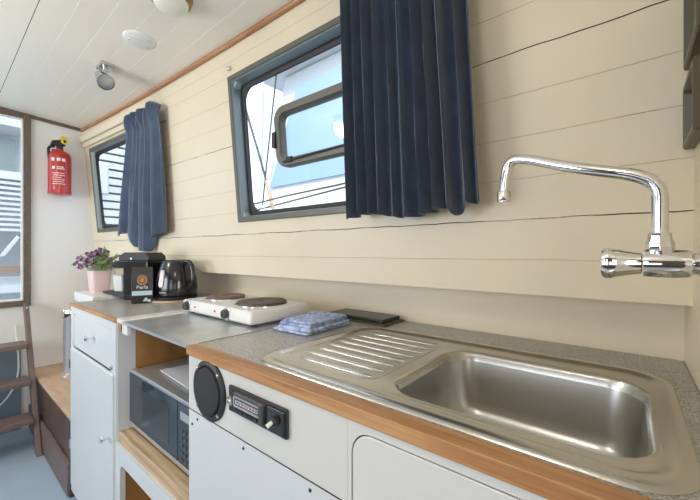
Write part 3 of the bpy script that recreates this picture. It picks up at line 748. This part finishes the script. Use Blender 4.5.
for i in range(84):
    a = rnd.uniform(0, 2*pi); rad = rnd.uniform(.01, .098)*(1 if i % 3 else 1.15); h = rnd.uniform(.03, .135)*(1 - .35*rad/.1)
    tip = Vector((px + .012 + rad*cos(a)*1.35, py+.010+rad*sin(a)*1.1, pz+.105+h*1.15)); base = Vector((px+rad*.25*cos(a), py+rad*.25*sin(a), pz+.10))
    mid = (tip+base)/2 + Vector((0, 0, .02)); stm.tube([base, mid, tip], .0012, 4)
    side = (tip-Vector((px, py, tip.z))).dot(Vector((-.62, -.78, 0))) 
    purple = (tip.x-px)*.77+(tip.y-py)*.63 < .012
    for k_ in range(5 if purple else 9):
        d = Vector((rnd.uniform(-1, 1), rnd.uniform(-1, 1), rnd.uniform(-.3, 1)))
        leafq(lf, mid+(tip-mid)*rnd.random(), d, rnd.uniform(.014, .026), .005)
    if purple or rnd.random() < .15:
        for k_ in range(12):
            d = Vector((rnd.uniform(-1, 1), rnd.uniform(-1, 1), rnd.uniform(-.6, 1)))
            leafq(pu if rnd.random() < .6 else li, tip + d*.003, d, rnd.uniform(.013, .023), .008)
stm.build('stems', 'leaf', pl)
for b_, nm_, m_ in ((lf, 'foliage', 'leaf'), (pu, 'dark_petals', 'purple'), (li, 'light_petals', 'lilac')): b_.build(nm_, m_, pl)['kind'] = 'stuff'

# coffee machine, its front faces the far left
cm = thing('coffee_machine', 'black capsule coffee machine standing between the flower pot and the kettle', 'coffee machine', (-2.015, .705, CT))
ang = R(202)
MX = Matrix.Translation((-2.035, .705, CT)) @ Matrix.Rotation(ang, 4, 'Z')   # local +x = machine front
def prism(pts, y0, y1): # pts in (x,z)
    b = MB(); b.loops([[(x, y0, z) for x, z in pts], [(x, y1, z) for x, z in pts]], True, True); return b
prism([(-.12, 0), (.045, 0), (.045, .165), (.115, .165), (.135, .185), (.10, .205), (-.12, .205)], -.06, .06).xf(MX).build('body', 'black', cm, bevel=.006)
prism([(-.125, .204), (.085, .204), (.075, .232), (.045, .248), (-.095, .248), (-.120, .232)], -.056, .056).xf(MX).build('lid', 'bmatt', cm, bevel=.006)
prism([(.045, .004), (.20, .030), (.20, .040), (.045, .040)], -.052, .052).xf(MX).build('drip_tray', 'bmatt', cm, bevel=.002)
b = MB().lathe([(.012, .140), (.014, .166)], (.088, 0, 0), 14).xf(MX); b.build('coffee_outlet', 'bmatt', cm)
MB().lathe([(.006, 0), (.006, .003), (.001, .004)], (0, 0, 0), 12).xf(MX @ Matrix.Translation((-.01, .057, .215)) @ Matrix.Rotation(R(-90), 4, 'X')).build('button', 'labelw', cm)
cu_ = thing('cup', 'frosted pale cup standing on the drip tray of the coffee machine', 'cup', (-2.0, .68, CT+.04))
b = MB(); 
def cs(h, r): return [(.118+x, y, h) for x, y in rr(-r, r, -r, r, .008, 4)]
b.loops([cs(.0405, .030), cs(.125, .035), cs(.125, .032), cs(.050, .027)], True, True).xf(MX).build('cup_body', 'cup', cu_, smooth=True)
# coffee pack
ck = thing('coffee_pack', 'black coffee bag with copper emblem and pale blue band before the coffee machine', 'bag', (-1.850, .655, CT))
MXp = Matrix.Translation((-1.850, .655, CT)) @ Matrix.Rotation(R(66), 4, 'Z') @ Matrix.Diagonal((.86, .9, .97, 1))  # local -y faces the camera
w_ = .053
b = MB(); b.loops([[(-w_, -.020, 0), (w_, -.020, 0), (w_, .020, 0), (-w_, .020, 0)], [(-w_, -.028, .05), (w_, -.028, .05), (w_, .028, .05), (-w_, .028, .05)],
                   [(-w_, -.024, .13), (w_, -.024, .13), (w_, .024, .13), (-w_, .024, .13)], [(-w_*.98, -.006, .165), (w_*.98, -.006, .165), (w_*.98, .006, .165), (-w_*.98, .006, .165)],
                   [(-w_*.98, -.002, .182), (w_*.98, -.002, .182), (w_*.98, .002, .182), (-w_*.98, .002, .182)]], True, True).xf(MXp)
b.build('bag_body', 'pack', ck, bevel=.003)
MB().box(-w_+.004, w_-.004, -.0295, -.027, .042, .064).xf(MXp).build('colour_band', 'blueband', ck)
MB().lathe([(.025, 0), (.025, -.004), (.020, -.004), (.020, 0)], (0, -.0275, .118), 30, 'y').xf(MXp).build('emblem', 'gold', ck)
MB().lathe([(.012, 0), (.011, -.004), (.001, -.005)], (0, -.0275, .118), 20, 'y').xf(MXp).build('emblem_centre', 'gold', ck)
ux = (MXp.to_3x3() @ Vector((1, 0, 0))); 
text_mesh('Perla', .024, 'lettering', 'labelw', ck, MXp @ Vector((0, -.0305, .082)), ux, (0, 0, 1))
b = MB(); b.lathe([(.008, 0), (.008, -.002)], (.018, -.0275, .022), 14, 'y'); b.lathe([(.008, 0), (.008, -.002)], (.034, -.0265, .014), 14, 'y'); b.box(.004, .028, -.029, -.026, .012, .018)
b.xf(MXp).build('bean_print', 'blueband', ck)

# round board and kettle
kx, ky = -1.825, .806
rb = MB().lathe([(.112, 0), (.114, .002), (.114, .008), (.112, .010), (.001, .010)], (kx-.005, ky-.010, CT), 48)
tag(rb.build('round_board', 'board', smooth=True), 'round wooden board lying under the kettle', 'board')
kt = thing('kettle', 'black electric kettle with a big loop handle standing on the round board', 'kettle', (kx, ky, CT+.01))
zb = CT+.0105
MB().lathe([(.088, 0), (.099, .003), (.101, .012), (.094, .018)], (kx, ky, zb), 40).build('power_base', 'bmatt', kt, smooth=True)
def kl(h, r, off=0):  # oval body
    return [(kx + off + r*1.04*cos(2*pi*q/40), ky + r*.96*sin(2*pi*q/40), zb+h) for q in range(40)]
MB().loops([kl(.018, .093), kl(.024, .100), kl(.060, .102), (kl(.105, .097)), kl(.145, .088, -.003), kl(.178, .077, -.004), kl(.188, .072, -.004)], True, True).build('body', 'black', kt, smooth=True)
MB().loops([kl(.187, .070, -.004), kl(.194, .066, -.004), kl(.198, .050, -.004), kl(.199, .002, -.004)], True, True).build('lid', 'bmatt', kt, smooth=True)
MB().hexa([(kx-.105, ky-.018, zb+.16), (kx-.06, ky-.03, zb+.135), (kx-.06, ky+.03, zb+.135), (kx-.105, ky+.018, zb+.16), (kx-.112, ky-.016, zb+.178), (kx-.055, ky-.03, zb+.182), (kx-.055, ky+.03, zb+.182), (kx-.112, ky+.016, zb+.178)]).build('spout', 'black', kt, bevel=.006)
hp = bez([(kx+q_*.90, ky+q_*.12, zb+z_) for q_, z_ in ((.055, .178), (.100, .196), (.145, .180), (.158, .110), (.150, .070), (.120, .050), (.095, .048))])
MB().tube(hp, [.011]*len(hp), 14).xf(Matrix.Identity(4)).build('handle', 'black', kt, smooth=True)
# water gauge facing the room on the left
ga = R(-70)
def kp(a, h, r): return (kx + r*1.04*cos(a), ky + r*.96*sin(a), zb+h)
b = MB(); b.loops([[kp(ga-.13, .075, .0995), kp(ga-.13, .13, .090), kp(ga-.08, .150, .0855), kp(ga+.08, .150, .0855), kp(ga+.13, .13, .090), kp(ga+.13, .075, .0995), kp(ga+.07, .066, .100), kp(ga-.07, .066, .100)],
                   [kp(ga-.13, .075, .105), kp(ga-.13, .13, .097), kp(ga-.08, .150, .092), kp(ga+.08, .150, .092), kp(ga+.13, .13, .097), kp(ga+.13, .075, .105), kp(ga+.07, .066, .1055), kp(ga-.07, .066, .1055)]], True, True)
b.build('water_gauge', 'labelw', kt)
la = R(-62); nrm = Vector((cos(la), sin(la), 0)); 
text_mesh('bestron', .012, 'lettering', 'labelw', kt, kp(la, .040, .1045), nrm.cross(Vector((0, 0, 1)))*-1, (0, 0, 1))

# hotplate
hx0_, hx1_, hy0_, hy1_ = -1.450, -.960, .660, .925
hp_ = thing('double_hotplate', 'white electric double hotplate with two round plates beside the kettle', 'hotplate', (-1.19, .80, CT))
hz0, hz1 = CT+.006, CT+.054
def hl(i, z, r=.012): return [(x, y, z) for x, y in rr(hx0_+i, hx1_-i, hy0_+i, hy1_-i, r, 4)]
MB().loops([hl(.012, hz0), hl(.004, hz0+.004), hl(0, hz0+.012), hl(.003, hz1-.006), hl(.008, hz1), hl(.016, hz1)], True, True).build('case', 'enamel', hp_, smooth=True)
for X, r_, m_ in ((-1.338, .076, 'hob2'), (-1.090, .092, 'hob')):
    MB().lathe([(r_+.007, 0), (r_+.007, .002), (r_+.001, .003)], (X, .800, hz1), 48).build('trim_ring', 'chrome', hp_, smooth=True)
    MB().lathe([(r_, .002), (r_, .010), (r_-.004, .012), (.022, .0115), (.018, .009), (.001, .009)], (X, .800, hz1), 48).build('hotplate_disc', m_, hp_, smooth=True)
for X in (-1.395, -1.105):
    kb = MB().lathe([(.017, 0), (.0165, -.010), (.014, -.016), (.001, -.017)], (X, hy0_, hz0+.026), 24, 'y').build('control_knob', 'dgrey', hp_, smooth=True)
    MB().box(X-.0025, X+.0025, hy0_-.0185, hy0_-.014, hz0+.015, hz0+.037).build('knob_grip', 'dgrey', kb, bevel=.001)
    MB().lathe([(.022, .001), (.022, -.003), (.019, -.003)], (X, hy0_, hz0+.026), 24, 'y').build('knob_ring', 'chrome', kb, smooth=True)
for X in (-1.335, -1.185):
    MB().lathe([(.004, 0), (.004, -.003), (.001, -.004)], (X, hy0_+.001, hz0+.026), 12, 'y').build('pilot_light', 'redl', hp_, smooth=True)
for X in (hx0_+.05, hx1_-.03):
    for Y in (hy0_+.03, hy1_-.03): MB().lathe([(.012, 0), (.012, .012)], (X, Y, CT-.0005), 12).build('foot', 'bmatt', hp_)
# cable
pth = bez([(-1.40, .93, CT+.02), (-1.45, .955, CT+.008), (-1.54, .95, CT+.008), (-1.60, .965, CT+.008)])
tag(MB().tube(pth, .004, 8).build('power_cord', 'rubber', smooth=True), 'black cable lying between the hotplate and the kettle', 'cable')

# towel
def towel():
    b = MB(); N = 26; c = Vector((-.815, .812)); a = R(3)
    tz = CT
    for layer in range(4):
        hx_, hy_ = .078-.005*layer, .112-.006*layer
        z0 = tz + .0005 + layer*.0088
        pts = rr(-hx_, hx_, -hy_, hy_, .012, 4)
        rndl = random.Random(layer+2); offs = [rndl.uniform(-.004, .004) for _ in pts]
        dx, dy = rndl.uniform(-.007, .007), rndl.uniform(-.006, .006)
        ls = []
        for ins, h in ((.006, 0), (.001, .002), (0, .005), (.003, .0095), (.012, .011), (.035, .0115), (.06, .012)):
            l = []
            for i_, (x, y) in enumerate(pts):
                s = 1 - ins/hx_; s2 = 1-ins/hy_
                X, Y = x*s + offs[i_]*(1 if ins < .02 else .3)+dx, y*s2 + offs[(i_*3) % len(pts)]*(1 if ins < .02 else .3)+dy
                zz = z0 + h + (.0022*sin(X*80+layer)*cos(Y*55+layer*2) if h > .003 else 0)
                l.append((c.x + X*cos(a)-Y*sin(a), c.y+X*sin(a)+Y*cos(a), max(zz, tz+.0004)))
            ls.append(l)
        b.loops(ls, True, True)
    return b.build('folded_towel', 'towel', smooth=True, sub=1)
tag(towel(), 'folded light blue patterned tea towel lying by the sink drainer', 'towel')
# slate tray
st = thing('slate_tray', 'flat black rectangular tray lying behind the blue towel by the wall', 'tray', (-.78, 1.02, CT))
MB().box(-.915, -.635, .958, 1.083, CT+.0005, CT+.007).build('base', 'olive', st, bevel=.002)
MB().box(-.905, -.650, .966, 1.078, CT+.007, CT+.020).build('slab', 'slate', st, bevel=.003)

# ------------------------------------------------------------------ outside
struct(MB().box(-30, 20, -25, 30, -1.9, -1.8).build('ground', 'water'))
# next boat, seen through the large window
nb = thing('moored_boat', 'white motor boat with pale blue cabin glass moored outside the large window', 'boat', (-3.6, 3.6, -1.8))
MB().hexa([(-5.2, 3.3, -1.8), (1.5, 3.3, -1.8), (1.5, 6, -1.8), (-5.2, 6, -1.8), (-5.9, 2.9, .60), (1.8, 2.9, .60), (1.8, 6.2, .60), (-5.9, 6.2, .60)]).build('hull', 'extw', nb, bevel=.08)
MB().hexa([(-4.75, 3.5, .6), (.5, 3.5, .6), (.5, 5.6, .6), (-4.75, 5.6, .6), (-4.45, 3.7, 2.9), (.2, 3.7, 2.9), (.2, 5.3, 2.9), (-4.45, 5.3, 2.9)]).build('cabin', 'extw', nb, bevel=.05)
MB().hexa([(-4.55, 3.50, 1.05), (.1, 3.50, 1.05), (.1, 3.62, 1.05), (-4.55, 3.62, 1.05), (-4.05, 3.62, 2.6), (.0, 3.62, 2.6), (.0, 3.78, 2.6), (-4.05, 3.78, 2.6)]).build('cabin_window', 'extb', nb)
MB().hexa([(-4.9, 3.4, 2.9), (.6, 3.4, 2.9), (.6, 5.6, 2.9), (-4.9, 5.6, 2.9), (-4.8, 3.5, 3.02), (.5, 3.5, 3.02), (.5, 5.5, 3.02), (-4.8, 5.5, 3.02)]).build('cabin_roof', 'extw', nb)
MB().tube([(-4.45, 3.2, .6), (-4.30, 3.2, 3.6)], .035, 12).build('mast', 'extw', nb, smooth=True)
MB().tube([(-5.4, 3.1, .55), (.6, 3.1, 1.02)], .012, 8).build('handrail', 'rope', nb, smooth=True)
tag(MB().tube([(-3.47, 2.2, 1.98), (-3.23, 2.2, 1.433), (-3.0, 2.2, .914), (-2.93, 2.2, .74)], .012, 8).build('mooring_rope', 'rope', smooth=True), 'dark rope slanting down to the right across the left of the large window outside', 'rope')
tag(MB().tube([(-2.70, 2.25, 2.3), (-2.83, 2.25, 1.81), (-2.99, 2.25, .914), (-3.06, 2.25, .50)], .009, 8).build('mooring_rope', 'rope', smooth=True), 'thin dark rope rising to the right behind the other rope outside the large window', 'rope')
tag(MB().tube([(-2.93, 2.2, .74), (-2.815, 2.2, .44), (-2.74, 2.2, .24)], .017, 10).build('boat_hook', 'tan', smooth=True), 'short tan pole at the lower left outside the large window', 'pole')
tag(MB().tube([(-3.15, 2.15, .50), (-2.6, 2.15, .535), (-1.9, 2.15, .560), (-1.2, 2.15, .60)], .008, 8).build('mooring_rope', 'rope', smooth=True), 'dark rope running nearly level across the bottom of the large window outside', 'rope')
# louvred boathouse seen through the small window
lb = thing('louvred_building', 'white building clad in horizontal louvres outside the small far window', 'building', (-8, 2.5, -1.8))
b = MB()
for i in range(34):
    z = -1.6 + i*.155; b.hexa([(-8.0, 1.35, z), (-7.9, 1.35, z-.02), (-7.9, 4.6, z-.02), (-8, 4.6, z), (-8.0, 1.35, z+.115), (-7.9, 1.35, z+.095), (-7.9, 4.6, z+.095), (-8, 4.6, z+.115)])
b.build('louvres', 'extw', lb)
MB().box(-8.3, -8.1, 1.35, 4.6, -1.8, 3.8).build('wall', 'quay', lb)
MB().box(-7.6, -7.5, 1.86, 2.10, 1.05, 1.65).build('hanging_panel', 'extw', lb, bevel=.05)
# balcony building seen through the end window
ab = thing('apartment_building', 'pale building with balconies and slatted railings outside the dark framed end window', 'building', (-12, -.5, -1.8))
MB().box(-13.2, -12.6, -6, 5, -1.8, 7).build('wall', 'extw', ab)
for z in (1.75, 3.05, 4.35): MB().box(-12.6, -11.6, -6, 5, z, z+.20).build('balcony_slab', 'extw', ab)
for z in (1.95, 3.25, 4.55):
    for y in (-4.6, -2.9, -1.2, .55, 2.3): MB().box(-12.62, -12.5, y, y+.85, z+.08, z+1.0).build('window', 'extg', ab)
b = MB()
for i in range(11): b.box(-11.62, -11.55, -6, 5, .50+i*.125, .50+i*.125+.065)
b.build('slatted_railing', 'extw', ab)
MB().box(-11.7, -11.2, -6, 5, -.95, -.60).build('ledge', 'extw', ab)
MB().box(-11.19, -11.1, -6, 5, -.50, -.32).build('timber_rail', 'extbr', ab)
b = MB()
for i in range(12):
    y = -5 + i*.75; b.hexa([(-11.5, y, -.1), (-11.3, y, -.1), (-11.3, y+.07, -.1), (-11.5, y+.07, -.1), (-11.5, y+.3, .40), (-11.3, y+.3, .40), (-11.3, y+.37, .40), (-11.5, y+.37, .40)])
    b.hexa([(-11.5, y+.6, -.1), (-11.3, y+.6, -.1), (-11.3, y+.67, -.1), (-11.5, y+.67, -.1), (-11.5, y+.3, .40), (-11.3, y+.3, .40), (-11.3, y+.37, .40), (-11.5, y+.37, .40)])
b.build('lattice_brace', 'extw', ab)

# ------------------------------------------------------------------ light
w = bpy.data.worlds.new('sky'); bpy.context.scene.world = w; w.use_nodes = True
n = w.node_tree; bg = n.nodes['Background']
tc = n.nodes.new('ShaderNodeTexCoord'); nz = n.nodes.new('ShaderNodeTexNoise'); nz.inputs['Scale'].default_value = 2.2; nz.inputs['Detail'].default_value = 6
rp = n.nodes.new('ShaderNodeValToRGB'); rp.color_ramp.elements[0].position = .40; rp.color_ramp.elements[0].color = (.52, .70, 1, 1); rp.color_ramp.elements[1].position = .62; rp.color_ramp.elements[1].color = (1, 1, 1, 1)
n.links.new(tc.outputs['Generated'], nz.inputs[0]); n.links.new(nz.outputs[0], rp.inputs[0]); n.links.new(rp.outputs[0], bg.inputs[0]); bg.inputs[1].default_value = 2.2

def area(name, loc, rot, sx, sy, power, col):
    l = bpy.data.lights.new(name, 'AREA'); l.shape = 'RECTANGLE'; l.size = sx; l.size_y = sy; l.energy = power; l.color = col
    o = bpy.data.objects.new(name, l); C.objects.link(o); o.location = (loc[0], loc[1], loc[2]+ZC); o.rotation_euler = rot; return o
# added area lamps, fill light from the unseen openings behind the camera
area('fill_side', (-2.1, -1.52, .1), (R(118), 0, 0), 1.1, .95, 25, (.88, .94, 1))
area('fill_side', (-.5, -1.52, .1), (R(118), 0, 0), 1.1, .95, 5, (1, .96, .90))
area('fill_side', (.9, -1.52, .1), (R(118), 0, 0), .95, .95, 3.5, (1, .92, .82))
area('fill_aft', (1.57, -.3, .2), (0, R(90), 0), 1.0, .85, 14, (1, .93, .84))
def add_fill(x, y, p, r_=.05):
    l = bpy.data.lights.new('fill_light', 'POINT'); l.energy = p; l.color = (1, .91, .79); l.shadow_soft_size = r_
    o = bpy.data.objects.new('fill_light', l); C.objects.link(o); o.location = (x, y, ceilz(y)-.10+ZC)
for bx, by, pw in ((-.30, -.45, 4.5), (-1.9, -.55, 9)):  # unseen ceiling lamps added as warm fill for walls and counter
    e = thing('ceiling_lamp', 'round brass rimmed fill lamp added on the unseen ceiling behind the viewer', 'lamp', (bx, by, ceilz(by)), 'added fill lamps behind the viewer')
    oo_ = (bx, by, ceilz(by))
    MB().lathe([(.070, .003), (.075, -.004), (.073, -.012), (.068, -.017), (.070, -.022), (.065, -.027), (.058, -.027)], oo_, 32).build('rim', 'brass', e, smooth=True)
    MB().lathe([(.061, -.024), (.059, -.034), (.050, -.045), (.034, -.053), (.001, -.0565)], oo_, 32).build('glass_dome', 'dome', e, smooth=True)
    add_fill(bx, by, pw, .08)
sun = bpy.data.lights.new('sun', 'SUN'); sun.energy = 3.0; sun.angle = R(3); sun.color = (1, .96, .9)
so_ = bpy.data.objects.new('sun', sun); C.objects.link(so_); so_.rotation_euler = (R(38), R(14), R(10))

# ------------------------------------------------------------------ camera
cd = bpy.data.cameras.new('camera'); cam = bpy.data.objects.new('camera', cd); C.objects.link(cam)
cam.location = (0, 0, ZC); cam.rotation_euler = (R(90), 0, math.atan2(.634, .773))
cd.sensor_width = 36; cd.lens = 343/700*36; cd.shift_y = 2/700; cd.clip_start = .02
bpy.context.scene.camera = cam
s = bpy.context.scene
s.view_settings.view_transform = 'Standard'; s.view_settings.look = 'None'; s.view_settings.gamma = 1; s.view_settings.use_curve_mapping = False
s.view_settings.exposure = 0.25
s.cycles.max_bounces = 10; s.cycles.diffuse_bounces = 6; s.cycles.glossy_bounces = 5; s.cycles.transparent_max_bounces = 12
s.cycles.use_denoising = True; s.cycles.sample_clamp_indirect = 6
